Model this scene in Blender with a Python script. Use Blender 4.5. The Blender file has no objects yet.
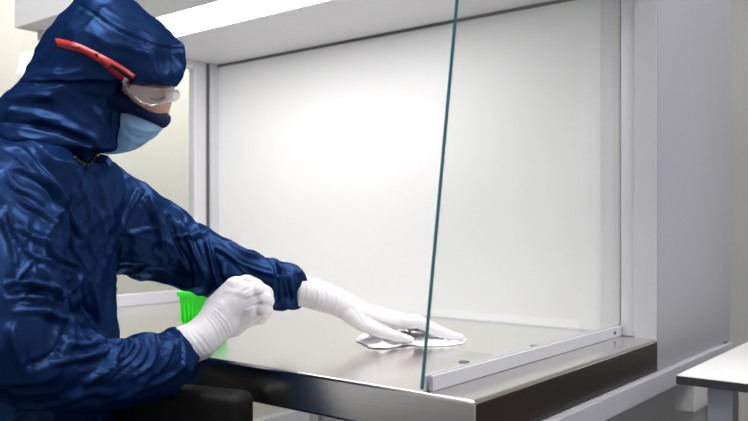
import bpy, bmesh, math, random
import numpy as np
from mathutils import Vector, Matrix, noise
from mathutils.bvhtree import BVHTree
random.seed(4)
sc = bpy.context.scene
COL = sc.collection
# ------------------------------------------------------------------ camera
F = 786.0; HY = 224.0; CX = 374.0; CZ = 1.11
YAW = math.atan(626/786)
VD = Vector((-math.sin(YAW), math.cos(YAW), 0)); RD = Vector((math.cos(YAW), math.sin(YAW), 0))
cam = bpy.data.cameras.new('camera'); camo = bpy.data.objects.new('camera', cam); COL.objects.link(camo)
camo.location = (0, 0, CZ); camo.rotation_euler = (math.pi/2, 0, YAW)
cam.sensor_width = 36; cam.lens = F/748*36; cam.shift_y = (HY-210.5)/748
cam.clip_start = .02
cam.dof.use_dof = True; cam.dof.focus_distance = 1.24; cam.dof.aperture_fstop = 4.5
sc.camera = camo
# ------------------------------------------------------------------ world, light, exposure
w = bpy.data.worlds.new('world'); sc.world = w; w.use_nodes = True
w.node_tree.nodes['Background'].inputs[0].default_value = (.97, .98, 1, 1)
w.node_tree.nodes['Background'].inputs[1].default_value = .52
sc.view_settings.view_transform = 'Standard'; sc.view_settings.look = 'None'
sc.view_settings.gamma = 1; sc.view_settings.use_curve_mapping = False
sc.view_settings.exposure = 0.06
STRIP = 13.0      # hood light strip
FILL = 17.0       # added ceiling panels, out of view
# ------------------------------------------------------------------ helpers
def P(px, py, d):
    """point d metres ahead of the viewpoint, in world coordinates"""
    return VD*d + RD*((px-CX)/F*d) + Vector((0, 0, CZ-(py-HY)/F*d))
def proj(co):
    d = co@np.array(VD); l = co@np.array(RD)
    return CX+F*l/d, HY-F*(co[:, 2]-CZ)/d, d
def srgb(r, g, b):
    f = lambda c: (c/255/12.92) if c/255 <= .04045 else ((c/255+.055)/1.055)**2.4
    return (f(r), f(g), f(b), 1)
def mat(name, col, rough=.5, metal=0., bump=0., bscale=60., var=0., vscale=6., stretch=None, **kw):
    m = bpy.data.materials.new(name); m.use_nodes = True
    nt = m.node_tree; b = nt.nodes['Principled BSDF']
    b.inputs['Base Color'].default_value = col; b.inputs['Roughness'].default_value = rough
    b.inputs['Metallic'].default_value = metal
    for k, v in kw.items(): b.inputs[k.replace('_', ' ')].default_value = v
    tc = nt.nodes.new('ShaderNodeTexCoord'); mp = nt.nodes.new('ShaderNodeMapping')
    nt.links.new(tc.outputs['Object'], mp.inputs[0])
    if stretch: mp.inputs['Scale'].default_value = stretch
    if bump:
        n = nt.nodes.new('ShaderNodeTexNoise'); n.inputs['Scale'].default_value = bscale; n.inputs['Detail'].default_value = 4
        bp = nt.nodes.new('ShaderNodeBump'); bp.inputs['Strength'].default_value = bump; bp.inputs['Distance'].default_value = .004
        nt.links.new(mp.outputs[0], n.inputs[0]); nt.links.new(n.outputs[0], bp.inputs['Height']); nt.links.new(bp.outputs[0], b.inputs['Normal'])
    if var:
        n = nt.nodes.new('ShaderNodeTexNoise'); n.inputs['Scale'].default_value = vscale
        mx = nt.nodes.new('ShaderNodeMix'); mx.data_type = 'RGBA'
        mx.inputs[6].default_value = tuple(c*(1-var) for c in col[:3])+(1,); mx.inputs[7].default_value = tuple(min(1, c*(1+var)) for c in col[:3])+(1,)
        nt.links.new(mp.outputs[0], n.inputs[0]); nt.links.new(n.outputs[0], mx.inputs[0]); nt.links.new(mx.outputs[2], b.inputs['Base Color'])
    return m
def emis(name, col, s):
    m = bpy.data.materials.new(name); m.use_nodes = True; b = m.node_tree.nodes['Principled BSDF']
    b.inputs['Base Color'].default_value = (.9, .9, .9, 1)
    b.inputs['Emission Color'].default_value = col; b.inputs['Emission Strength'].default_value = s
    return m
def glassmat(name, tint, gloss=.0, rough=0.):
    m = bpy.data.materials.new(name); m.use_nodes = True; nt = m.node_tree; nt.nodes.clear()
    o = nt.nodes.new('ShaderNodeOutputMaterial'); t = nt.nodes.new('ShaderNodeBsdfTransparent'); g = nt.nodes.new('ShaderNodeBsdfGlossy')
    t.inputs[0].default_value = tint; g.inputs['Roughness'].default_value = rough
    lw = nt.nodes.new('ShaderNodeLayerWeight'); lw.inputs[0].default_value = .5
    fr = nt.nodes.new('ShaderNodeMath'); fr.operation = 'POWER'; fr.inputs[1].default_value = 5
    nt.links.new(lw.outputs['Facing'], fr.inputs[0])
    ad = nt.nodes.new('ShaderNodeMath'); ad.operation = 'ADD'; ad.inputs[1].default_value = gloss; ad.use_clamp = True
    mx = nt.nodes.new('ShaderNodeMixShader')
    nt.links.new(fr.outputs[0], ad.inputs[0]); nt.links.new(ad.outputs[0], mx.inputs[0])
    nt.links.new(t.outputs[0], mx.inputs[1]); nt.links.new(g.outputs[0], mx.inputs[2]); nt.links.new(mx.outputs[0], o.inputs[0])
    return m
def link(name, me, m=None, parent=None, smooth=False):
    o = bpy.data.objects.new(name, me); COL.objects.link(o)
    if m: me.materials.append(m)
    if parent: o.parent = parent
    if smooth:
        me.polygons.foreach_set('use_smooth', [True]*len(me.polygons))
    return o
def obj(name, bm, m=None, parent=None, smooth=False, bevel=0, seg=2):
    me = bpy.data.meshes.new(name); bm.normal_update(); bm.to_mesh(me); bm.free()
    o = link(name, me, m, parent, smooth)
    if bevel:
        b = o.modifiers.new('bevel', 'BEVEL'); b.width = bevel; b.segments = seg; b.limit_method = 'ANGLE'
        me.polygons.foreach_set('use_smooth', [True]*len(me.polygons))
        wn = o.modifiers.new('wn', 'WEIGHTED_NORMAL')
    return o
def box(bm, x0, x1, y0, y1, z0, z1):
    vs = [bm.verts.new((x, y, z)) for x in (x0, x1) for y in (y0, y1) for z in (z0, z1)]
    for f in ((0, 1, 3, 2), (4, 6, 7, 5), (0, 4, 5, 1), (2, 3, 7, 6), (0, 2, 6, 4), (1, 5, 7, 3)): bm.faces.new([vs[i] for i in f])
    return bm
def boxo(name, x0, x1, y0, y1, z0, z1, m, parent=None, bevel=0, seg=2):
    return obj(name, box(bmesh.new(), x0, x1, y0, y1, z0, z1), m, parent, bevel=bevel, seg=seg)
def tube(bm, a, b, ra, rb=None, n=24, caps=True):
    a = Vector(a); b = Vector(b); rb = ra if rb is None else rb
    d = (b-a).normalized(); u = d.orthogonal().normalized(); v = d.cross(u)
    A = [bm.verts.new(a+(u*math.cos(t)+v*math.sin(t))*ra) for t in [2*math.pi*i/n for i in range(n)]]
    B = [bm.verts.new(b+(u*math.cos(t)+v*math.sin(t))*rb) for t in [2*math.pi*i/n for i in range(n)]]
    for i in range(n): bm.faces.new((A[i], A[(i+1) % n], B[(i+1) % n], B[i]))
    if caps: bm.faces.new(A[::-1]); bm.faces.new(B)
def chain(bm, pts, flat=False):
    """round, tapering limb: pts are (point, radius)"""
    for i, (p, r) in enumerate(pts):
        if i or not flat: bmesh.ops.create_icosphere(bm, subdivisions=3, radius=r, matrix=Matrix.Translation(p))
        if i: tube(bm, pts[i-1][0], p, pts[i-1][1], r)
def C(*t): # (px,py,d,rpx)
    return [(P(a, b, d), r/F*d) for a, b, d, r in t]
def lerp_rows(rows, k):
    out = []; n = len(rows)
    for i in range(n-1):
        p0 = rows[max(i-1, 0)]; p1 = rows[i]; p2 = rows[i+1]; p3 = rows[min(i+2, n-1)]
        for j in range(k):
            t = j/k
            out.append([.5*((2*b)+(c-a)*t+(2*a-5*b+4*c-d)*t*t+(3*b-a-3*c+d)*t**3) for a, b, c, d in zip(p0, p1, p2, p3)])
    out.append(list(rows[-1])); return out
def loft(bm, rows, k=4, n=72, ex=2.0, head=False):
    """rows: Lx,Ly,Rx,Ry,half depth,centre depth"""
    rings = []
    for r in (lerp_rows(rows, k) if k > 1 else rows):
        L = P(r[0], r[1], r[5]); R = P(r[2], r[3], r[5]); c = (L+R)/2; a = (R-L)/2; hd = max(r[4], .002)
        m_ = ((r[0]+r[2])/2, (r[1]+r[3])/2); h_ = ((r[2]-r[0])/2, (r[3]-r[1])/2)
        if len(r) > 6: ex = r[6]
        ring = []
        for i in range(n):
            t = 2*math.pi*i/n; ct, st = math.cos(t), math.sin(t)
            e = 2/ex
            ca, sa = math.copysign(abs(ct)**e, ct), math.copysign(abs(st)**e, st)
            ring.append(bm.verts.new(P(m_[0]+h_[0]*ca, m_[1]+h_[1]*ca, r[5]-hd*sa) if head else c+a*ca-VD*hd*sa))
        rings.append(ring)
    for A, B in zip(rings, rings[1:]):
        for i in range(n): bm.faces.new((A[i], A[(i+1) % n], B[(i+1) % n], B[i]))
    bm.faces.new(rings[0][::-1]); bm.faces.new(rings[-1])
    return rings
def remesh(bm, voxel, smooth=4, fac=.5):
    """fuse overlapping closed shapes into one continuous skin"""
    bmesh.ops.recalc_face_normals(bm, faces=bm.faces)
    me = bpy.data.meshes.new('tmp'); bm.to_mesh(me); bm.free()
    o = bpy.data.objects.new('tmp', me); COL.objects.link(o)
    m = o.modifiers.new('r', 'REMESH'); m.mode = 'VOXEL'; m.voxel_size = voxel
    if smooth:
        s = o.modifiers.new('s', 'SMOOTH'); s.iterations = smooth; s.factor = fac
    dg = bpy.context.evaluated_depsgraph_get(); dg.update()
    new = bpy.data.meshes.new_from_object(o.evaluated_get(dg), depsgraph=dg)
    bpy.data.objects.remove(o); bpy.data.meshes.remove(me)
    return new
def displace(me, folds=(), fn=None):
    """real cloth folds: (polyline, width px, height m, nearest, farthest) ridges pushed out of the surface"""
    n = len(me.vertices); co = np.empty(n*3); me.vertices.foreach_get('co', co); co = co.reshape(-1, 3)
    no = np.empty(n*3); me.vertices.foreach_get('normal', no); no = no.reshape(-1, 3)
    px, py, d = proj(co)
    toc = -(co-np.array((0, 0, CZ))); toc /= np.linalg.norm(toc, axis=1)[:, None]
    face = np.clip((toc*no).sum(1)*3, 0, 1)
    amt = np.zeros(n)
    for pl, wd, amp, d0, d1 in folds:
        pl = lerp_rows([list(p) for p in pl], 4) if len(pl) > 2 else pl
        best = np.full(n, 1e9); par = np.zeros(n); m = len(pl)-1
        for i in range(m):
            ax, ay = pl[i]; bx, by = pl[i+1]; ux, uy = bx-ax, by-ay; L = ux*ux+uy*uy+1e-9
            t = np.clip(((px-ax)*ux+(py-ay)*uy)/L, 0, 1)
            q = np.hypot(px-ax-t*ux, py-ay-t*uy); s = q < best
            best[s] = q[s]; par[s] = (i+t[s])/m
        end = .35+.65*np.sin(np.pi*np.clip(par, .0, 1))
        a = amp*end*(np.exp(-(best/wd)**2)-.45*np.exp(-(best/(2.3*wd))**2))
        amt += a*face*((d > d0) & (d < d1))
    if fn: amt += np.array([fn(Vector(c)) for c in co])
    co += no*amt[:, None]
    me.vertices.foreach_set('co', co.reshape(-1)); me.update()
def tag(o, label=None, cat=None, group=None, kind=None):
    for k, v in (('label', label), ('category', cat), ('group', group), ('kind', kind)):
        if v: o[k] = v
    return o
def empty(name, loc, label, cat):
    o = bpy.data.objects.new(name, None); COL.objects.link(o); o.location = loc; o.empty_display_size = .05
    bpy.context.view_layer.update()
    return tag(o, label, cat)
def keep(o, root):
    o.parent = root; o.matrix_parent_inverse = Matrix.Translation(-Vector(root.location)); return o
def struct(o): o['kind'] = 'structure'; return o
# ------------------------------------------------------------------ materials
M_wall = mat('cream wall paint', srgb(206, 205, 194), .8, bump=.05, bscale=200)
M_wall2 = mat('grey wall paint', srgb(172, 171, 169), .8, bump=.05, bscale=200)
M_ceil = mat('ceiling paint', srgb(235, 235, 232), .9)
M_floor = mat('grey vinyl floor', srgb(112, 113, 117), .45, var=.06, vscale=30)
M_white = mat('white filter face', srgb(236, 236, 236), .55)
M_hood = mat('light grey powder coat', srgb(214, 213, 216), .45)
M_side = mat('grey powder coat', srgb(156, 156, 163), .42, bump=.03, bscale=600)
M_trim = mat('pale aluminium trim', srgb(214, 214, 218), .4, metal=.15)
M_rail = mat('anodised aluminium rail', srgb(204, 204, 212), .38, metal=.25)
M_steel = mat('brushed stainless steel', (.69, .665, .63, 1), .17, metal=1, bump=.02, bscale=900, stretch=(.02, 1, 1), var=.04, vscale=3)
M_steelf = mat('brushed steel apron', (.60, .59, .57, 1), .24, metal=1, bump=.03, bscale=900, stretch=(.02, 1, 1))
M_darkrefl = mat('steel end apron with painted dark reflection', srgb(66, 60, 57), .35, metal=.7)  # steel's reflection of dark surroundings, painted as base colour
M_beam = mat('grey stand frame', srgb(182, 182, 190), .42)
M_post = mat('satin grey post', srgb(196, 196, 201), .5)
M_gap = mat('dark joint', srgb(90, 90, 92), .7)
M_blk = mat('black plastic', srgb(9, 9, 11), .6, Specular_IOR_Level=.25)
M_lam = mat('white laminate', srgb(238, 237, 236), .3)
M_edge = mat('charcoal table edge', srgb(56, 56, 60), .45)
M_leg = mat('grey steel leg', srgb(160, 163, 172), .4, metal=.2)
M_green = mat('green plastic', srgb(30, 226, 20), .4, Subsurface_Weight=.0)
M_navy = mat('navy cleanroom fabric', srgb(5, 23, 58), .46, bump=.75, bscale=14, Sheen_Weight=.04, Sheen_Roughness=.35, Specular_Tint=(.25, .48, 1, 1), Specular_IOR_Level=.8, IOR=1.33)
M_navyh = mat('navy hood fabric', srgb(5, 22, 55), .46, bump=.5, bscale=12, Sheen_Weight=.04, Sheen_Roughness=.35, Specular_Tint=(.25, .48, 1, 1), Specular_IOR_Level=.8, IOR=1.33)
M_band = mat('navy face veil', srgb(8, 24, 66), .8, Specular_IOR_Level=.2)
M_mask = mat('light blue surgical mask', srgb(142, 184, 224), .8, bump=.1, bscale=150)
M_skin = mat('skin', srgb(204, 150, 128), .55, Subsurface_Weight=.1, bump=.05, bscale=180)
M_glove = mat('white nitrile glove', srgb(224, 222, 227), .42, bump=.12, bscale=110, Subsurface_Weight=.08)
M_cloth = mat('white wipe', srgb(244, 244, 246), .8, bump=.15, bscale=220)
M_red = mat('red plastic', srgb(182, 22, 34), .4)
M_hair = mat('dark lash', srgb(60, 38, 30), .7)
M_glass = glassmat('clear pane glass', (.985, .992, .988, 1), .03)
M_gedge = mat('teal glass edge', srgb(34, 92, 98), .12, Coat_Weight=.4)
M_lens = glassmat('clear lens plastic', (.93, .935, .95, 1), .16, .12)
M_card = mat('white carton', srgb(222, 214, 210), .8)
M_brown = mat('brown cardboard', srgb(176, 140, 112), .85)
M_strip = emis('lit diffuser', (1, .985, .985, 1), STRIP)
M_fill = emis('added fill diffuser', (1, .985, .98, 1), FILL)
for m_ in (M_navy, M_navyh):      # woven polyester: matt cloth with a blue satin gloss
    nt_ = m_.node_tree; pb = nt_.nodes['Principled BSDF']; bn = [n for n in nt_.nodes if n.type == 'BUMP'][0]
    df = nt_.nodes.new('ShaderNodeBsdfDiffuse'); gs = nt_.nodes.new('ShaderNodeBsdfGlossy'); ad_ = nt_.nodes.new('ShaderNodeAddShader')
    df.inputs[0].default_value = pb.inputs['Base Color'].default_value; gs.inputs[0].default_value = (.0105, .0225, .055, 1) if m_ is M_navy else (.008, .0175, .044, 1); gs.inputs['Roughness'].default_value = .38
    for q_ in (df, gs): nt_.links.new(bn.outputs[0], q_.inputs['Normal'])
    nt_.links.new(df.outputs[0], ad_.inputs[0]); nt_.links.new(gs.outputs[0], ad_.inputs[1])
    nt_.links.new(ad_.outputs[0], nt_.nodes['Material Output'].inputs[0]); nt_.nodes.remove(pb)
    for n_ in m_.node_tree.nodes:
        if n_.type == 'TEX_NOISE': n_.noise_type = 'RIDGED_MULTIFRACTAL'; n_.inputs['Distortion'].default_value = .6; n_.inputs['Detail'].default_value = 2.5
        if n_.type == 'BUMP': n_.inputs['Distance'].default_value = .006
# ------------------------------------------------------------------ room
struct(boxo('floor', -3.0, 3.2, -4.0, 3.3, -.05, 0, M_floor))
struct(boxo('wall_left', -3.1, -3.0, -1.6, 3.3, 0, 2.7, M_wall))
struct(boxo('wall_back', -3.0, 2.2, 3.2, 3.3, 0, 2.7, M_wall2))
struct(boxo('ceiling', -3.1, 2.2, -1.6, 3.3, 2.7, 2.75, M_ceil))
struct(boxo('baseboard_back', -3.0, 2.2, 3.185, 3.2, 0, .1, M_hood))
struct(boxo('baseboard_left', -3.0, -2.985, -1.6, 3.185, 0, .1, M_hood))
for i, (x, y, t) in enumerate(((-1.2, .1, 'unseen flat white light panel added above the seated worker'), (-2.4, 2.2, 'unseen flat white light panel added beyond the clean bench'), (.45, 1.2, 'unseen flat white light panel added to brighten the side table'))):
    r = empty('added_light_panel', (x, y, 2.7), t, 'added light')  # unseen panels, added to brighten worker, left wall and side table
    keep(boxo('frame', x-.32, x+.32, y-.62, y+.62, 2.68, 2.7, M_hood), r)
    keep(boxo('diffuser', x-.3, x+.3, y-.6, y+.6, 2.674, 2.68, M_fill), r)
# ------------------------------------------------------------------ clean bench
ZW = .90; ZC = CZ+.452
XL, XR = -1.75, -.488
YF, YB, YC = .803, 1.475, 1.437
bench = empty('clean_bench', (-1.12, 1.3, 0), 'large light grey laminar flow clean bench with white back panel, lit canopy and stainless worktop', 'clean bench')
def B(o): return keep(o, bench)
# worktop: thin folded steel tray with an apron
bm = bmesh.new(); prf = [(YF, ZW-.056), (YF, ZW), (YB+.02, ZW), (YB+.02, ZW-.012), (YF+.014, ZW-.012), (YF+.014, ZW-.056)]
va = [[bm.verts.new((x, y, z)) for y, z in prf] for x in (XL-.02, XR)]
bm.faces.new(va[0]); bm.faces.new(va[1][::-1])
for i in range(6): bm.faces.new((va[0][i], va[1][i], va[1][(i+1) % 6], va[0][(i+1) % 6]))
bmesh.ops.recalc_face_normals(bm, faces=bm.faces)
top = B(obj('worktop', bm, M_steel, bevel=.0045, seg=4))
B(boxo('end_apron', XR-.012, XR+.0010, YF+.005, YC, ZW-.0562, ZW-.005, M_darkrefl, bevel=.0004))  # end face of the worktop, its dark reflection put into the colour
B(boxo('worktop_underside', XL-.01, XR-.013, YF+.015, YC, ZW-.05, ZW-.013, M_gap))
# back panel, corner profiles, cabinet
B(boxo('back_panel', XL+.004, -.606, YB, YB+.03, ZW, ZC+.002, M_white))
B(boxo('panel_seam', XL+.004, -.606, YB-.006, YB+.001, ZC-.006, ZC-.0002, M_gap))
B(boxo('bottom_seam', XL+.03, -.606, YB-.005, YB, ZW+.0002, ZW+.003, M_trim))
B(boxo('corner_strip', -.606, -.566, YB-.012, YB+.03, ZW+.0002, ZC, M_hood, bevel=.002))
B(boxo('guide_channel', -.558, -.53, YB-.03, YB+.03, ZW+.0002, ZC, M_trim, bevel=.002))
B(boxo('housing', XL-.02, XR-.0001, YB+.03, 1.93, ZW-.05, CZ+.95, M_side))
B(boxo('front_post', -.529, XR, YC, YB+.03, ZW-.05, CZ+.95, M_post, bevel=.0008))
bm = bmesh.new(); box(bm, XR-.002, XR+.0012, YC+.0012, 1.931, ZW-.0575, CZ+.95)
B(obj('side_panel', bm, M_side))
# left end profiles
B(boxo('end_post', XL-.018, XL+.012, 1.39, 1.43, ZW+.0002, ZC, M_hood, bevel=.004))
B(boxo('post_groove', XL-.01, XL+.006, 1.43, 1.445, ZW+.0002, ZC, M_gap))
B(boxo('corner_post', XL-.018, XL+.012, 1.445, YB+.03, ZW+.0002, ZC, M_trim, bevel=.003))
B(boxo('end_header', XL-.018, XL+.008, .95, 1.39, ZC-.022, ZC, M_hood, bevel=.003))
# canopy with a recessed light
YN = .905
bm = bmesh.new()
LX0, LX1, LY0, LY1 = -1.70, -.80, 1.052, 1.186
for a in ((XL-.027, XR, YN, LY0, ZC, ZC+.02), (XL-.027, XR, LY1, YB+.03, ZC, ZC+.02), (XL-.027, LX0, LY0, LY1, ZC, ZC+.02), (LX1, XR, LY0, LY1, ZC, ZC+.02)): box(bm, *a)
B(obj('canopy_underside', bm, M_hood))
B(boxo('canopy', XL-.027, XR, YN, YB+.03, ZC+.021, CZ+.95, M_hood))
B(boxo('canopy_fascia', XL-.027, XR, YN-.004, YN, ZC, CZ+.95, M_hood))
B(boxo('light_strip', LX0+.002, LX1-.002, LY0+.002, LY1-.002, ZC+.001, ZC+.012, M_strip))
# side panes with a slanted front edge, held in rails on the worktop
def pane(x, rail_y0, rail_h, edge=True, nm='side_pane'):
    pr = [(rail_y0-.012, ZW+.004), (rail_y0+.094, ZC-.001), (YB-.004, ZC-.001), (YB-.004, ZW+.004)]
    def ext(x0, x1, pts):
        bm = bmesh.new()
        A = [bm.verts.new((x0, y, z)) for y, z in pts]; Bv = [bm.verts.new((x1, y, z)) for y, z in pts]
        n = len(pts)
        bm.faces.new(A); bm.faces.new(Bv[::-1])
        for i in range(n): bm.faces.new((A[i], A[(i+1) % n], Bv[(i+1) % n], Bv[i]))
        return bm
    # clear sheet (two parallel faces) and the polished green edge, which is its own piece
    bm = bmesh.new()
    for xx in (x-.0022, x+.0022):
        bm.faces.new([bm.verts.new((xx, y, z)) for y, z in pr])
    g = B(obj(nm, bm, M_glass))
    ed = [(pr[0][0]-.0012, pr[0][1]), (pr[1][0]-.0012, pr[1][1]), (pr[1][0]+.0003, pr[1][1]), (pr[0][0]+.0003, pr[0][1])]
    if edge: e = obj('glass_edge', ext(x-.0022, x+.0022, ed), M_gedge); keep(e, bench); e.parent = g; e.matrix_parent_inverse = Matrix.Identity(4)
    for sx, w_ in ((-1, .004), (1, .006)):
        B(boxo('pane_rail', *sorted((x+sx*.0024, x+sx*(.0024+w_))), rail_y0, YB-.013, ZW+.0003, ZW+rail_h, M_rail, bevel=.0008))
pane(-.563, .815, .0195)
pane(XL+.004, .815, .030, False)
for (x, y) in ((-.638, 1.021), (-.626, 1.231)):
    bm = bmesh.new(); tube(bm, (x, y, ZW-.0005), (x, y, ZW+.0012), .0085, .0080)
    B(obj('hole_plug', bm, M_gap))
bm = bmesh.new(); tube(bm, (-.5545, 1.406, ZW+.010), (-.5522, 1.406, ZW+.010), .003)
B(obj('rail_screw', bm, M_gap))
# stand
B(boxo('side_beam', XR-.03, XR+.014, .84, 1.90, ZW-.093, ZW-.058, M_beam, bevel=.002))
B(boxo('rear_beam', XL, XR-.03, 1.86, 1.90, ZW-.12, ZW-.06, M_hood))
B(boxo('front_beam', XL, XR-.03, 1.02, 1.05, ZW-.10, ZW-.058, M_side))
for x, y in ((XR-.03, .84), (XL, .84), (XL, 1.86), (XR-.03, 1.86)):
    B(boxo('stand_leg', x, x+.04, y, y+.04, 0, ZW-.058, M_hood, bevel=.002))
B(boxo('foot_bracket', XR-.03, XR+.010, 1.63, 1.72, ZW-.168, ZW-.094, M_hood, bevel=.002))
B(boxo('rear_shroud', XL+.04, XR-.03, 1.87, 1.89, .05, ZW-.10, M_hood))
# ------------------------------------------------------------------ side table at the right
tb = empty('side_table', (-.1, 1.55, 0), 'white laminate side table with a charcoal edge at the right, beside the clean bench', 'table')
T0 = CZ-.24
bm = bmesh.new(); box(bm, -.402, .45, 1.275, 1.85, T0-.001, T0)
keep(obj('tabletop', box(bm, -.4015, .4495, 1.2755, 1.8495, T0-.003, T0-.001), M_lam), tb)
keep(boxo('edge_band', -.402, .45, 1.275, 1.85, T0-.014, T0-.0012, M_edge), tb)
for x, y in ((-.36, 1.30), (.39, 1.30), (-.36, 1.79), (.39, 1.79)):
    keep(boxo('leg', x, x+.036, y, y+.036, 0, T0-.014, M_leg, bevel=.002), tb)
ct = empty('carton', (-.18, 1.65, 0), 'white carton with a brown base under the side table', 'box')
keep(boxo('upper_box', -.32, .05, 1.50, 1.75, T0-.085, T0-.035, M_card, bevel=.003), ct)
keep(boxo('lower_box', -.325, .055, 1.495, 1.755, 0, T0-.086, M_brown, bevel=.003), ct)
# ------------------------------------------------------------------ green basket on the worktop
gb = empty('green_basket', (-1.32, 1.10, ZW), 'bright green plastic basket on the worktop behind the clenched glove', 'basket')
def frustum(bm, x0, x1, y0, y1, z0, z1, t, ins):
    lo = [(x0+ins, y0+ins), (x1-ins, y0+ins), (x1-ins, y1-ins), (x0+ins, y1-ins)]; hi = [(x0, y0), (x1, y0), (x1, y1), (x0, y1)]
    ring = lambda pts, z, s: [bm.verts.new((px+s*(1 if k in (0, 3) else -1), py+s*(1 if k in (0, 1) else -1), z)) for k, (px, py) in enumerate(pts)]
    a = ring(lo, z0, 0); b = ring(hi, z1, 0); c = ring(hi, z1, t); d = ring(lo, z0+t, t)
    for p, q in ((a, b), (b, c), (c, d)):
        for k in range(4): bm.faces.new((p[k], p[(k+1) % 4], q[(k+1) % 4], q[k]))
    bm.faces.new(a[::-1]); bm.faces.new(d)
bm = bmesh.new(); frustum(bm, -1.349, -1.292, 1.035, 1.12, ZW+.0004, ZW+.066, .002, .006)
keep(obj('tub', bm, M_green), gb)
bm = bmesh.new()
for a in ((-1.352, -1.289, 1.032, 1.036), (-1.352, -1.289, 1.119, 1.123), (-1.352, -1.348, 1.036, 1.119), (-1.293, -1.289, 1.036, 1.119)): box(bm, *a, ZW+.058, ZW+.068)
keep(obj('rim', bm, M_green, bevel=.001), gb)
for k in range(4):
    x = -1.343+k*.013
    keep(boxo('rib', x, x+.004, 1.036, 1.041, ZW+.004, ZW+.058, M_green), gb)
# ------------------------------------------------------------------ lab chair
ch = empty('lab_chair', P(24, 224, 1.18)*1, 'black lab chair with a padded armrest under the seated worker', 'chair')
ch.location.z = 0
bpy.context.view_layer.update()
def CH(o): return keep(o, ch)
hip = P(10, 0, 1.18); hip.z = 0
def orient(bm, c):
    """local x = the way the worker faces (to the right of the photo), y = away from the viewpoint"""
    m = Matrix(((RD.x, VD.x, 0, c.x), (RD.y, VD.y, 0, c.y), (0, 0, 1, 0), (0, 0, 0, 1)))
    bmesh.ops.transform(bm, matrix=m, verts=bm.verts); return bm
SZ = .575
bm = orient(box(bmesh.new(), -.20, .25, -.22, .22, SZ-.07, SZ), hip); CH(obj('seat', bm, M_blk, bevel=.03, seg=4))
bm = orient(box(bmesh.new(), -.235, -.175, -.2, .2, SZ+.12, SZ+.42), hip); CH(obj('backrest', bm, M_blk, bevel=.025, seg=4))
bm = orient(box(bmesh.new(), -.22, -.19, -.03, .03, SZ-.06, SZ+.15), hip); CH(obj('back_bar', bm, M_blk))
az = CZ-.242
pa, pb = P(112, 224, 1.225), P(247, 224, 1.13); dv = (pb-pa).normalized(); nv = Vector((-dv.y, dv.x, 0))
def along(bm, z): bmesh.ops.transform(bm, matrix=Matrix(((dv.x, nv.x, 0, pa.x), (dv.y, nv.y, 0, pa.y), (0, 0, 1, z), (0, 0, 0, 1))), verts=bm.verts); return bm
LP_ = (pb-pa).length
CH(obj('armrest', along(box(bmesh.new(), 0, LP_, -.028, .028, -.065, 0), az), M_blk, bevel=.016, seg=4))
CH(obj('armrest_post', along(box(bmesh.new(), .06, .09, -.015, .015, SZ-.05-az, -.05), az), M_blk))
bm = orient(box(bmesh.new(), .15, .32, -.02, .02, SZ-.06, SZ-.04), hip); CH(obj('armrest_bracket', bm, M_blk))
bm = bmesh.new(); tube(bm, hip+Vector((0, 0, .1)), hip+Vector((0, 0, SZ-.06)), .025); CH(obj('gas_stem', bm, M_leg))
for k in range(5):
    a = k*2*math.pi/5+.3; v = Vector((math.cos(a), math.sin(a), 0))
    bm = bmesh.new(); tube(bm, hip+v*.02+Vector((0, 0, .12)), hip+v*.29+Vector((0, 0, .075)), .02, .014); f = CH(obj('base_leg', bm, M_blk))
    bm = bmesh.new(); tube(bm, hip+v*.29+Vector((0, 0, .029))-v.cross(Vector((0, 0, 1)))*.018, hip+v*.29+Vector((0, 0, .029))+v.cross(Vector((0, 0, 1)))*.018, .028)
    c_ = obj('caster', bm, M_blk); c_.parent = f; c_.matrix_parent_inverse = Matrix.Translation(-Vector(ch.location))@Matrix.Identity(4); c_.matrix_parent_inverse = Matrix.Identity(4)
# ------------------------------------------------------------------ person
# limb paths shared by body, coverall and gloves
near_arm = C((0, 200, 1.02, 60), (4, 250, .98, 58), (8, 300, .95, 57), (14, 342, .94, 54), (38, 358, .97, 50), (62, 368, 1.0, 47), (92, 372, 1.05, 41), (125, 371, 1.09, 39), (146, 367, 1.12, 38), (158, 365, 1.135, 34), (166, 360, 1.15, 30), (172, 354, 1.16, 24.5))
far_arm = C((98, 215, 1.34, 52), (122, 226, 1.37, 50), (148, 238, 1.40, 44), (182, 252, 1.42, 37), (222, 269, 1.41, 32), (258, 281, 1.40, 28), (277, 286, 1.39, 26.5), (287, 288, 1.385, 22), (296, 290, 1.38, 13))
near_hand = [C((176, 350, 1.165, 20.5), (186, 345, 1.17, 20.5), (198, 341, 1.18, 20), (212, 328, 1.195, 19.5), (225, 312, 1.21, 21)),
    C((222, 312, 1.21, 20), (237, 291, 1.215, 15), (246, 284, 1.22, 9.5)),
    C((226, 312, 1.21, 20), (244, 296, 1.215, 18), (256, 291, 1.215, 10)),
    C((226, 312, 1.215, 20), (245, 305, 1.215, 17), (262, 299, 1.215, 10)),
    C((228, 316, 1.22, 20), (246, 312, 1.22, 14), (261, 308, 1.215, 8.5)),
    C((230, 320, 1.225, 18), (243, 318, 1.225, 12)),
    # curled fingers: knuckle, middle joint, tip tucked back
    C((247, 284, 1.215, 9.3), (256, 287, 1.245, 8.5), (247, 300, 1.27, 8), (240, 306, 1.265, 7.5)),
    C((257, 291, 1.21, 9.5), (265, 294, 1.235, 8.7), (257, 307, 1.268, 8), (247, 312, 1.265, 7.5)),
    C((263, 299, 1.21, 9), (267, 301, 1.230, 7.6), (260, 313, 1.260, 7.5), (250, 316, 1.258, 7.2)),
    C((262, 309, 1.21, 8), (267, 310, 1.225, 6.4), (260, 318, 1.25, 6.8), (250, 320, 1.25, 6.6)),
    # thumb on the far side
    C((222, 306, 1.235, 12), (234, 292, 1.262, 9.5), (246, 291, 1.282, 8.5), (255, 297, 1.290, 7.5))]
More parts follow.
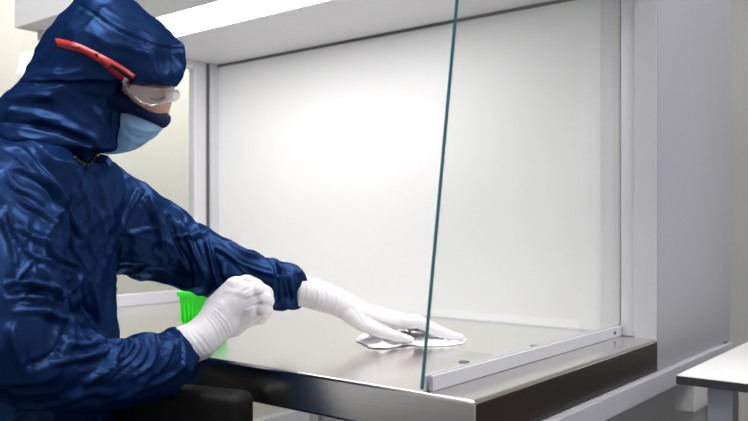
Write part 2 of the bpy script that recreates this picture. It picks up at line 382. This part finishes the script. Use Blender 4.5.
far_hand = [C((301, 291, 1.38, 15.5), (309, 292.5, 1.38, 15.5), (320, 296, 1.378, 15.5), (337, 302, 1.375, 14), (350, 309, 1.372, 13), (362, 315.5, 1.37, 12.5)),
    C((358, 313, 1.368, 11), (378, 319, 1.368, 11.5), (396, 321.5, 1.375, 8.6)),
    C((358, 313, 1.385, 11), (378, 317, 1.39, 10.5), (396, 320, 1.40, 8.5)),
    C((358, 313, 1.40, 10), (378, 317, 1.41, 9.5), (394, 320, 1.42, 8)),
    C((358, 313, 1.405, 10), (376, 317, 1.43, 8.5), (390, 320, 1.44, 7.5)),
    C((396, 321.5, 1.375, 8), (418, 321.5, 1.378, 6.9), (437, 331, 1.382, 6), (449, 336, 1.386, 5.2), (460, 338, 1.388, 4.2)),
    C((396, 320, 1.40, 8), (420, 323, 1.405, 6.8), (436, 331, 1.405, 5.8), (449, 334.5, 1.407, 4.6)),
    C((394, 320, 1.42, 7.6), (414, 322, 1.43, 6.6), (430, 328, 1.43, 5.6), (441, 331.5, 1.43, 4.6)),
    C((390, 320, 1.44, 7), (405, 323, 1.452, 6), (416, 326.5, 1.452, 5), (425, 328, 1.452, 4.4)),
    C((352, 314, 1.365, 11), (364, 324, 1.355, 8.6), (380, 331, 1.345, 6.6), (394, 335.5, 1.347, 5.4), (405, 338.5, 1.352, 4.6), (411, 340, 1.354, 3.6))]
shr = lambda ch_, k: [(p, r*k) for p, r in ch_]
torso_rows = [(40, 148, 86, 152, .06, 1.2), (12, 156, 104, 158, .13, 1.2), (-15, 170, 112, 172, .18, 1.2), (-35, 195, 113, 197, .20, 1.19), (-42, 235, 108, 237, .195, 1.18),
    (-44, 290, 106, 290, .17, 1.17), (-46, 340, 110, 340, .16, 1.17), (-50, 400, 108, 400, .155, 1.17), (-60, 480, 118, 480, .18, 1.16), (-70, 540, 112, 540, .18, 1.16), (-60, 580, 90, 580, .16, 1.16)]
near_leg = C((40, 545, 1.07, 62), (130, 560, 1.04, 54), (225, 585, 1.02, 48)) + C((222, 760, 1.04, 40), (215, 880, 1.05, 30), (215, 960, 1.05, 24))
far_leg = C((40, 530, 1.27, 56), (120, 545, 1.28, 50), (205, 565, 1.29, 44)) + C((202, 700, 1.30, 36), (198, 800, 1.31, 27), (196, 868, 1.31, 22))
# --- body
face_rows = [(112, 66, 150, 68, .05, 1.2), (104, 74, 170, 76, .064, 1.2), (101, 80, 174.5, 83, .067, 1.2), (100, 86, 174.5, 89, .066, 1.2), (100, 92, 171, 94, .063, 1.2),
    (100, 98, 170, 99, .060, 1.2), (100, 104, 169.5, 105, .057, 1.2), (100, 111, 167, 111, .054, 1.2), (100, 120, 164, 119, .05, 1.2), (100, 130, 156, 128, .048, 1.2), (100, 140, 146, 138, .045, 1.2), (100, 148, 130, 146, .035, 1.2)]
bm = bmesh.new(); loft(bm, face_rows, k=3, n=48, head=True)
chain(bm, C((98, 60, 1.2, 46), (98, 75, 1.2, 46), (84, 120, 1.2, 32), (60, 160, 1.2, 28), (45, 195, 1.19, 60)))
chain(bm, C((168, 97, 1.2, 5), (167, 105, 1.2, 4.5), (163, 117, 1.2, 5)))        # nose
loft(bm, [(r[0]+9, r[1]+4, r[2]-9, r[3]+4, r[4]*.86, r[5]) for r in torso_rows], k=2, n=48)
for ch_ in (near_arm, far_arm): chain(bm, shr(ch_, .5))
for h in near_hand+far_hand: chain(bm, shr(h, .72))
for lg in (near_leg, far_leg): chain(bm, shr(lg, .8))
me = remesh(bm, .0042, 3)
person = link('person', me, M_skin, smooth=True)
tag(person, 'seated person in navy coverall and hood, goggles, mask and white gloves, wiping the worktop', 'person')
def PC(name, me, m): 
    o = link(name, me, m, person, smooth=True); return o
# --- coverall
bm = bmesh.new(); loft(bm, torso_rows, k=3, n=64)
chain(bm, near_arm); chain(bm, far_arm); chain(bm, near_leg); chain(bm, far_leg)
chain(bm, C((40, 180, 1.05, 40), (2, 205, 1.02, 58))); chain(bm, C((60, 185, 1.3, 44), (90, 205, 1.34, 50)))
me = remesh(bm, .0036, 5)
N0, N1, A0, A1 = .8, 1.13, 1.2, 1.6
rid = lambda pts, w_=2.6, a=.007, d0=.8, d1=1.6: (pts, w_*.85, a*1.35, d0, d1)
folds = [
 rid([(16, 168), (31, 173), (45, 184), (57, 200), (66, 220), (76, 240)], 3, -.012, .8, 1.2),
 rid([(0, 140), (20, 147), (36, 163), (50, 180), (62, 205), (66, 225)], 4, .008, .8, 1.2),
 rid([(17, 224), (38, 236), (57, 252), (76, 269)]), rid([(30, 249), (48, 262), (71, 271)], 2.4, .008), rid([(5, 207), (14, 224), (24, 240), (36, 257)]),
 rid([(10, 190), (28, 205), (46, 214), (60, 236)]), rid([(2, 170), (14, 186), (30, 192), (44, 202)]), rid([(0, 212), (12, 240), (16, 262)]),
 rid([(38, 236), (59, 257), (76, 266)]), rid([(55, 205), (64, 226), (71, 247), (88, 276)], 2.4, .009), rid([(81, 231), (88, 247), (97, 262)], 2.6, .008),
 rid([(95, 205), (99, 224), (105, 255)], 2.6, .007), rid([(78, 172), (84, 200), (90, 230)], 3, .006), rid([(100, 175), (106, 200), (110, 230)], 3, .006),
 rid([(78, 276), (72, 287), (64, 297)], 3, .010), rid([(43, 264), (50, 280), (58, 295)], 3, .009), rid([(7, 283), (31, 281), (50, 288), (70, 300)], 4, .012), rid([(7, 294), (30, 292), (55, 292)], 3, -.010),
 rid([(36, 257), (21, 274), (8, 284)], 3, .008), rid([(88, 280), (95, 300), (104, 318)], 3, .009), rid([(78, 282), (84, 300), (96, 316), (103, 330)], 3, -.008),
 rid([(66, 332), (62, 345), (52, 358), (29, 366)], 4, -.013), rid([(72, 343), (90, 344), (106, 338)], 3.5, .008), rid([(86, 383), (104, 370), (117, 356), (126, 337)], 3.2, .010),
 rid([(52, 362), (75, 359), (95, 354), (109, 348)], 3.5, .010), rid([(14, 312), (40, 310), (62, 318), (82, 322)], 5, .010), rid([(20, 300), (45, 302), (70, 310)], 3, -.007), rid([(12, 330), (16, 350), (24, 372)], 5, .007),
 rid([(129, 331), (133, 344), (120, 360), (100, 373)], 2.6, .008), rid([(141, 331), (144, 346), (134, 362), (114, 378)], 2.2, -.008), rid([(153, 336), (155, 352), (146, 368), (130, 378)], 2.6, .008),
 rid([(163, 328), (170, 345), (167, 362), (158, 374)], 2.6, .008), rid([(158, 330), (163, 347), (158, 362)], 1.8, -.006), rid([(184, 363), (176, 375), (160, 384), (136, 390)], 3, .007), rid([(175, 334), (182, 350), (180, 366)], 2, -.006),
 rid([(110, 340), (112, 352), (100, 362), (80, 368)], 2.6, -.008), rid([(60, 400), (90, 395), (120, 392)], 5, .005),
 rid([(143, 188), (131, 210), (120, 232)], 3, .008), rid([(150, 196), (162, 222), (163, 247)], 3, .011), rid([(145, 202), (156, 226), (156, 250)], 2.6, -.009), rid([(177, 237), (192, 235), (208, 230)], 2.6, .009),
 rid([(124, 236), (140, 232), (158, 228)], 2.6, .006), rid([(172, 216), (178, 241), (193, 275)], 3, -.010), rid([(183, 222), (190, 243), (203, 272)], 3.4, .008), rid([(206, 234), (211, 259), (217, 281)], 2.8, .009),
 rid([(217, 246), (232, 257), (247, 265), (281, 277)], 2.4, .009), rid([(212, 253), (219, 275), (226, 292)], 3, -.008), rid([(269, 253), (279, 262), (285, 278), (288, 298)], 2.2, .009), rid([(290, 263), (300, 274), (305, 284)], 2.2, .008),
 rid([(285, 272), (290, 290), (294, 306)], 1.8, -.009), rid([(274, 262), (278, 280), (277, 302)], 2.2, -.008), rid([(296, 272), (299, 288), (298, 306)], 1.8, -.006), rid([(230, 240), (248, 251), (262, 254)], 2.6, .006),
 rid([(120, 262), (145, 262), (175, 274)], 4, .006), rid([(113, 205), (116, 235), (113, 270)], 4, -.012, 1.2, 1.6), rid([(235, 262), (250, 276), (262, 296)], 2.4, .006)]
def cloth_noise(p):
    q = Vector((p.x*7+3*p.z, p.y*7, p.z*9))
    v = noise.turbulence(q, 3, False, noise_basis='PERLIN_ORIGINAL')
    r = 1-abs(noise.noise(Vector((p.x*13+p.z*9, p.y*13-p.z*5, p.z*10))))*2
    q2 = Vector((p.x*24+q.y*.5+1.2*noise.noise(p*9), p.y*24, p.z*19+1.2*noise.noise(p*8)))
    r2 = 1-abs(noise.noise(q2))*2.2
    return (v-.5)*.007+(max(r, 0)**3)*.006-.0015+(max(r2, 0)**2)*.0034
displace(me, folds, cloth_noise)
PC('coverall', me, M_navy)
BVC = BVHTree.FromPolygons([v.co for v in me.vertices], [p.vertices for p in me.polygons])
# --- hood
hood_rows = [(95, -14, 104, -14, .02, 1.2), (83, -9, 116, -9, .042, 1.2), (76, -4, 127, -3, .060, 1.2), (68, 4, 138, 4, .075, 1.2), (61, 12, 149, 12, .087, 1.2), (53, 22, 161, 21, .096, 1.2), (46, 32, 171, 31, .103, 1.2), (38, 45, 181, 42, .108, 1.2),
    (32, 55, 186, 51, .109, 1.2), (28, 65, 186.5, 63, .109, 1.2), (24, 73, 184.5, 75, .107, 1.2), (20, 78, 180, 83, .105, 1.2), (18, 80.5, 177, 87, .102, 1.2), (17, 82, 170, 86, .099, 1.2),
    (14, 84, 150, 85, .098, 1.2), (11, 87, 136, 88, .098, 1.2), (6, 91, 129, 93, .098, 1.2), (0, 97, 126, 102, .097, 1.2), (-6, 105, 124, 112, .097, 1.2), (-11, 113, 122.5, 124, .099, 1.2),
    (-14, 119, 121.5, 134, .100, 1.2), (-16, 124, 120.5, 144, .103, 1.2), (-18, 129, 118, 151, .108, 1.2), (-19, 134, 106, 153.5, .109, 1.2), (-18, 140, 97, 157, .103, 1.2), (-8, 150, 95, 167, .085, 1.2), (0, 160, 92, 182, .07, 1.2)]
bm = bmesh.new(); loft(bm, [r+(2.0 if r[3] < 60 else min(3.0, 2+(r[3]-60)/25),) for r in hood_rows], k=5, n=150, head=True)
bmesh.ops.recalc_face_normals(bm, faces=bm.faces)
me = bpy.data.meshes.new('hood'); bm.to_mesh(me); bm.free()
H = lambda pts, w_=3, a=.004: (pts, w_, a, .9, 1.5)
hf = [H([(73, 2), (86, 8), (101, 18), (115, 27), (129, 34), (145, 41), (161, 46), (184, 50)], 1.2, -.009), H([(76, -6), (104, 9), (132, 25), (162, 38), (182, 42)], 4.5, .004), H([(90, 22), (96, 32), (100, 44)], 4, .003), H([(120, 44), (135, 50), (150, 54)], 4, .003),
    H([(137, 40), (150, 55), (158, 72)], 3, .003), H([(30, 70), (50, 73), (80, 70)], 3.5, .004), H([(20, 84), (45, 84), (70, 80)], 3, -.003), H([(10, 100), (30, 95), (50, 98)], 4, .005), H([(0, 112), (25, 112), (60, 124), (95, 140)], 5, .006),
    H([(4, 122), (40, 126), (78, 138), (96, 148)], 3, -.008), H([(40, 92), (60, 104), (90, 128)], 5, .003), H([(72, 95), (95, 112), (112, 130)], 4, .003), H([(48, 30), (42, 50), (36, 68)], 4, .003), H([(60, 14), (52, 34), (46, 60)], 2.5, -.002),
    H([(170, 50), (172, 65), (168, 80)], 2.5, .003), H([(120, 92), (118, 115), (114, 145)], 2.5, .003), H([(112, 92), (113, 120), (108, 146)], 2.5, -.002), H([(20, 90), (12, 104), (6, 118)], 4, .005)]
displace(me, hf, lambda p: (noise.turbulence(p*11, 3, False, noise_basis='PERLIN_ORIGINAL')-.45)*.006+max(0, 1-abs(noise.noise(Vector((p.x*20, p.y*20, p.z*26))))*2.4)**2*.0022)
hood = PC('hood', me, M_navyh)
BV = BVHTree.FromPolygons([v.co for v in me.vertices], [p.vertices for p in me.polygons])
def on_hood(px, py, off):
    o = Vector((0, 0, CZ)); dr = (P(px, py, 1)-o).normalized()
    h = BV.ray_cast(o, dr)
    d = (h[0]-o).dot(VD) if h[0] else 1.16
    return P(px, py, d-off), d
# veil across nose and cheeks
def xloft(rows, k=4, n=40):
    bm = bmesh.new(); rings = []
    for x, yc, ry, hd in lerp_rows(rows, k):
        hd = max(hd, .003); ry = max(ry, .6)
        rings.append([bm.verts.new(P(x, yc-ry*math.cos(t), 1.2-hd*math.copysign(abs(math.sin(t))**.6, math.sin(t)))) for t in [2*math.pi*i/n for i in range(n)]])
    for A, Bq in zip(rings, rings[1:]):
        for i in range(n): bm.faces.new((A[i], A[(i+1) % n], Bq[(i+1) % n], Bq[i]))
    bm.faces.new(rings[0][::-1]); bm.faces.new(rings[-1]); bmesh.ops.recalc_face_normals(bm, faces=bm.faces)
    return bm
bm = xloft([(108, 98, 17, .070), (118, 100, 16.5, .070), (127, 103, 13, .070), (133, 107.5, 10.5, .068), (141, 112, 8.6, .065), (150, 116.5, 8.2, .055), (158, 119, 8.4, .042), (164, 120, 8, .030), (168, 119.5, 6, .020), (170.5, 119, 3, .010), (171, 119, 1, .004)])
me = bpy.data.meshes.new('face_veil'); bm.to_mesh(me); bm.free(); PC('face_veil', me, M_band)
# mask
bm = bmesh.new(); loft(bm, head=True, rows=[(96, 112, 150, 112, .05, 1.2), (96, 120, 161, 119, .058, 1.2), (96, 126, 163.5, 127, .057, 1.2), (96, 130, 160, 132, .055, 1.2), (96, 135, 155.5, 137, .052, 1.2), (96, 140, 149, 141, .050, 1.2), (96, 145, 142, 146, .047, 1.2), (96, 149, 133, 150.5, .042, 1.2), (96, 152, 120, 153.5, .033, 1.2), (96, 153, 108, 154.5, .02, 1.2)], k=4, n=90)
bmesh.ops.recalc_face_normals(bm, faces=bm.faces); me = bpy.data.meshes.new('mask'); bm.to_mesh(me); bm.free()
displace(me, [H([(122, 120), (140, 130), (158, 131)], 1.6, .003), H([(122, 127), (138, 138), (152, 136)], 1.6, -.003), H([(122, 133), (136, 142), (148, 141)], 1.8, .003), H([(128, 118), (132, 134), (128, 150)], 2.4, .002), H([(121, 142), (132, 147), (142, 145)], 1.5, -.002)])
PC('surgical_mask', me, M_mask)
# eyelid, lashes and brow, both sides
for s in (-1, 1):
    e = bmesh.new(); c = P(156, 96, 1.2+s*.040)
    bmesh.ops.create_uvsphere(e, u_segments=24, v_segments=16, radius=.0125, matrix=Matrix.Translation(c)); me = bpy.data.meshes.new('eyelid'); e.to_mesh(me); e.free(); PC('eyelid', me, M_skin)
    e = bmesh.new(); pts = [(148, 97), (152, 99), (157, 100), (162, 99), (165.5, 97)]
    for a, b_ in zip(pts, pts[1:]): tube(e, P(*a, 1.2+s*(.0535 if a[0] < 160 else .048)), P(*b_, 1.2+s*(.0535 if b_[0] < 160 else .048)), .0013, n=8)
    me = bpy.data.meshes.new('lashes'); e.to_mesh(me); e.free(); PC('lashes', me, M_hair)
# goggles: clear wraparound shield and red temples
def interp(x, t):
    for (x0, y0), (x1, y1) in zip(t, t[1:]):
        if x <= x1: return y0+(y1-y0)*(x-x0)/(x1-x0)
    return t[-1][1]
bm = bmesh.new(); cols = []; NT = 40
for i in range(NT+1):
    th = math.radians(100-200*i/NT); x = 118+59*math.cos(th)**.9 if math.cos(th) > 0 else 118
    x = max(x, 124)
    yt = interp(x, [(118, 70), (124, 73), (135, 75), (150, 80), (165, 85), (178, 91)]); yb = interp(x, [(118, 84), (124, 86), (130, 93), (138, 101), (147, 106.5), (155, 106), (163, 103), (172, 101), (178, 99)])
    col = []
    for j in range(9):
        u = j/8; bul = math.sin(math.pi*u)*2.0*max(0, math.cos(th))
        col.append(bm.verts.new(P(x+bul, yt+(yb-yt)*u, 1.2-math.sin(th)*.090)))
    cols.append(col)
for A, Bq in zip(cols, cols[1:]):
    for j in range(8): bm.faces.new((A[j], Bq[j], Bq[j+1], A[j+1]))
me = bpy.data.meshes.new('goggle_lens'); bm.to_mesh(me); bm.free(); gl = PC('goggle_lens', me, M_lens)
so = gl.modifiers.new('s', 'SOLIDIFY'); so.thickness = .0018
M_rim = mat('clear plastic rim', srgb(214, 214, 226), .15, Alpha=.6); M_hinge = mat('smoky clear hinge', srgb(158, 158, 182), .25, Alpha=.6)
RIMP = [v.co.copy() for v in me.vertices]
for nm_, j in (('lens_rim', 0), ('lens_rim', 8)):
    bm = bmesh.new()
    for i in range(NT): 
        a, b_ = RIMP[i*9+j], RIMP[(i+1)*9+j]
        if (b_-a).length > 1e-5: tube(bm, a, b_, .0015, n=8)
    mm = bpy.data.meshes.new(nm_); bm.to_mesh(mm); bm.free(); PC(nm_, mm, M_rim)
def plate(name, poly_top, poly_bot, m, side, off=.0015, th=.004):
    """strip bent over the hood; side -1 is towards the viewpoint, +1 the far side of the head"""
    bm = bmesh.new(); rows = []
    n = len(poly_top)
    for (a, b_) in zip(lerp_rows([list(p) for p in poly_top], 3), lerp_rows([list(p) for p in poly_bot], 3)):
        mid = ((a[0]+b_[0])/2, (a[1]+b_[1])/2); _, d = on_hood(*mid, 0)
        r = []
        for o in (off, off+th):
            for q in (a, b_):
                p = P(q[0], q[1], d-o)
                if side > 0: dd = 1.2+(1.2-d)+o; p = P(mid[0], mid[1], 1.2); p = P(q[0], q[1], 1.2); p = p+VD*(dd-1.2)
                r.append(bm.verts.new(p))
        rows.append(r)
    for A, Bq in zip(rows, rows[1:]):
        for i, j in ((0, 1), (1, 3), (3, 2), (2, 0)): bm.faces.new((A[i], A[j], Bq[j], Bq[i]))
    bm.faces.new([rows[0][i] for i in (0, 1, 3, 2)]); bm.faces.new([rows[-1][i] for i in (0, 2, 3, 1)])
    bmesh.ops.recalc_face_normals(bm, faces=bm.faces)
    me = bpy.data.meshes.new(name); bm.to_mesh(me); bm.free()
    return PC(name, me, m)
for s in (-1, 1):
    t = plate('goggle_temple', [(55, 38), (66, 40), (81, 44.5), (101, 54), (116, 62), (127, 69), (136, 75.5)], [(57.5, 46.5), (68, 49.5), (81, 52.5), (98, 61.5), (108, 69.5), (117, 77), (127, 84)], M_red, s)
    if s < 0:
        plate('temple_inset', [(95, 52.5), (98, 54)], [(95, 55.5), (98, 57)], M_blk, s, .0035, .003)
        plate('temple_grip', [(61, 41.5), (70, 43.5), (80, 46.5)], [(61, 44), (70, 47), (80, 49.6)], M_band, s, .0035, .0022).data.materials[0] = mat('dark red rubber', srgb(150, 20, 28), .6)
        plate('temple_inset', [(111, 63), (121, 68.5), (129, 74), (134, 78)], [(109.5, 66), (118, 71.5), (126, 77.5), (131, 81.5)], M_blk, s, .0035, .003)
        plate('temple_inset', [(99, 59.5), (105, 63), (110, 67)], [(100, 61.8), (105, 65.5), (110, 70)], M_blk, s, .0035, .003)
for s in (-1, 1): plate('lens_hinge', [(127, 73.5), (133, 75), (140, 77)], [(122, 82), (126, 90), (133, 98)], M_hinge, s, .005, .0015)
# neck strap under the chin
bm = bmesh.new(); pts = []
for p in ((74, 157), (77, 160.5), (80, 163), (84, 164.5), (88, 164.5), (91, 162), (93.5, 158), (95, 154)):
    o_ = Vector((0, 0, CZ)); dr = (P(*p, 1)-o_).normalized(); hs_ = [h for h in (BV.ray_cast(o_, dr), BVC.ray_cast(o_, dr)) if h[0]]
    pts.append(P(*p, min([(h[0]-o_).dot(VD) for h in hs_] or [1.15])-.001))
for a, b_ in zip(pts, pts[1:]): tube(bm, a, b_, .0028, n=10)
me = bpy.data.meshes.new('neck_strap'); bm.to_mesh(me); bm.free(); PC('neck_strap', me, M_blk)
# --- gloves
for nm, hs, fl in (('glove', near_hand, [H([(186, 330), (196, 345), (204, 356)], 1.4, .0014), H([(190, 326), (203, 340), (211, 352)], 1.4, -.0012), H([(207, 316), (217, 330), (221, 344)], 1.3, .0013), H([(211, 313), (222, 326), (227, 340)], 1.2, -.0012), H([(214, 309), (226, 321), (232, 334)], 1.2, .0016),
        H([(262, 302), (254, 305), (246, 308)], 1.2, -.003), H([(268, 303.5), (260, 304.5), (254, 307)], 1.3, -.003), H([(262, 294), (252, 297), (244, 301)], 1.3, -.002), H([(252, 287), (244, 291), (236, 298)], 1.5, -.0015), H([(225, 290), (236, 292), (250, 296)], 3, .0015)]),
    ('glove', far_hand, [H([(316, 283), (319, 296), (316, 308)], 1.3, .002), H([(322, 284), (326, 297), (322, 310)], 1.3, -.002), H([(334, 288), (338, 300), (334, 312)], 1.3, .0016), H([(306, 279), (308, 292), (304, 303)], 1.3, .0015), H([(352, 304), (360, 314), (366, 322)], 1.6, .002), H([(373, 320), (386, 325), (403, 329)], 1.6, -.003)])):
    bm = bmesh.new()
    for k_, c in enumerate(hs): chain(bm, c, k_ == 0)
    me = remesh(bm, .0017, 2); displace(me, fl, lambda p: (noise.noise(p*45))*.0007)
    PC(nm, me, M_glove)
# overshoes
for lg in (near_leg, far_leg):
    a = lg[-1][0].copy(); a.z = .055; bm = bmesh.new()
    chain(bm, [(a+Vector((0, 0, .10)), .045), (a, .05), (a+RD*.08-Vector((0, 0, .008)), .045), (a+RD*.16-Vector((0, 0, .018)), .035)])
    PC('overshoe', remesh(bm, .006, 2), M_glove)
# ------------------------------------------------------------------ wipe under the hand
bm = bmesh.new(); NU, NV = 60, 22; g = []
for i in range(NU+1):
    u = i/NU; px = 357+u*109.5
    yf = interp(px, [(357, 341), (363, 345), (372, 348.5), (384, 349), (397, 347), (412, 345.5), (425, 347), (440, 346.5), (455, 345.5), (464, 344.5), (467, 341)])
    yb = interp(px, [(357, 339.5), (363, 336), (375, 334), (395, 333), (420, 334), (440, 336), (458, 337), (467, 340)])
    r = []
    for j in range(NV+1):
        v = j/NV; y = yf+(yb-yf)*v; d = F*(CZ-ZW)/(y-HY); p = P(px, y, d); p = p+Vector((noise.noise(p*55), noise.noise(p*55+Vector((9, 0, 0))), 0))*.006
        e = min(1, 4*min(u, 1-u, v, 1-v)+.0)
        hgt = -.0002+.0045*e*(1+noise.noise(Vector((p.x*45, p.y*45, 2))))+(.007*e*max(0, noise.noise(Vector((p.x*70+p.y*60, p.y*30, 0)))) +.009*math.exp(-((u-.2)/.09)**2-((v-.45)/.3)**2)+.005*math.exp(-((u-.42)/.05)**2-((v-.3)/.25)**2) if u < .5 else .003*e*max(0, noise.noise(Vector((p.x*60, p.y*60, 5)))))
        hgt += .0065*min(1, e*1.5)*max(0, 1-abs(noise.noise(Vector((p.x*38+p.y*22, p.y*38-p.x*22, 1))))*3.2)**1.5*(1.3 if u < .5 else .7)
        p.z = ZW+hgt+.0012; r.append(bm.verts.new(p))
    g.append(r)
for A, Bq in zip(g, g[1:]):
    for j in range(NV): bm.faces.new((A[j], Bq[j], Bq[j+1], A[j+1]))
bmesh.ops.recalc_face_normals(bm, faces=bm.faces)
wp = obj('cleaning_wipe', bm, M_cloth, smooth=True); s = wp.modifiers.new('s', 'SOLIDIFY'); s.thickness = .0012; s.offset = 0
tag(wp, 'crumpled white cleaning wipe pressed on the steel worktop by the far glove', 'wipe')
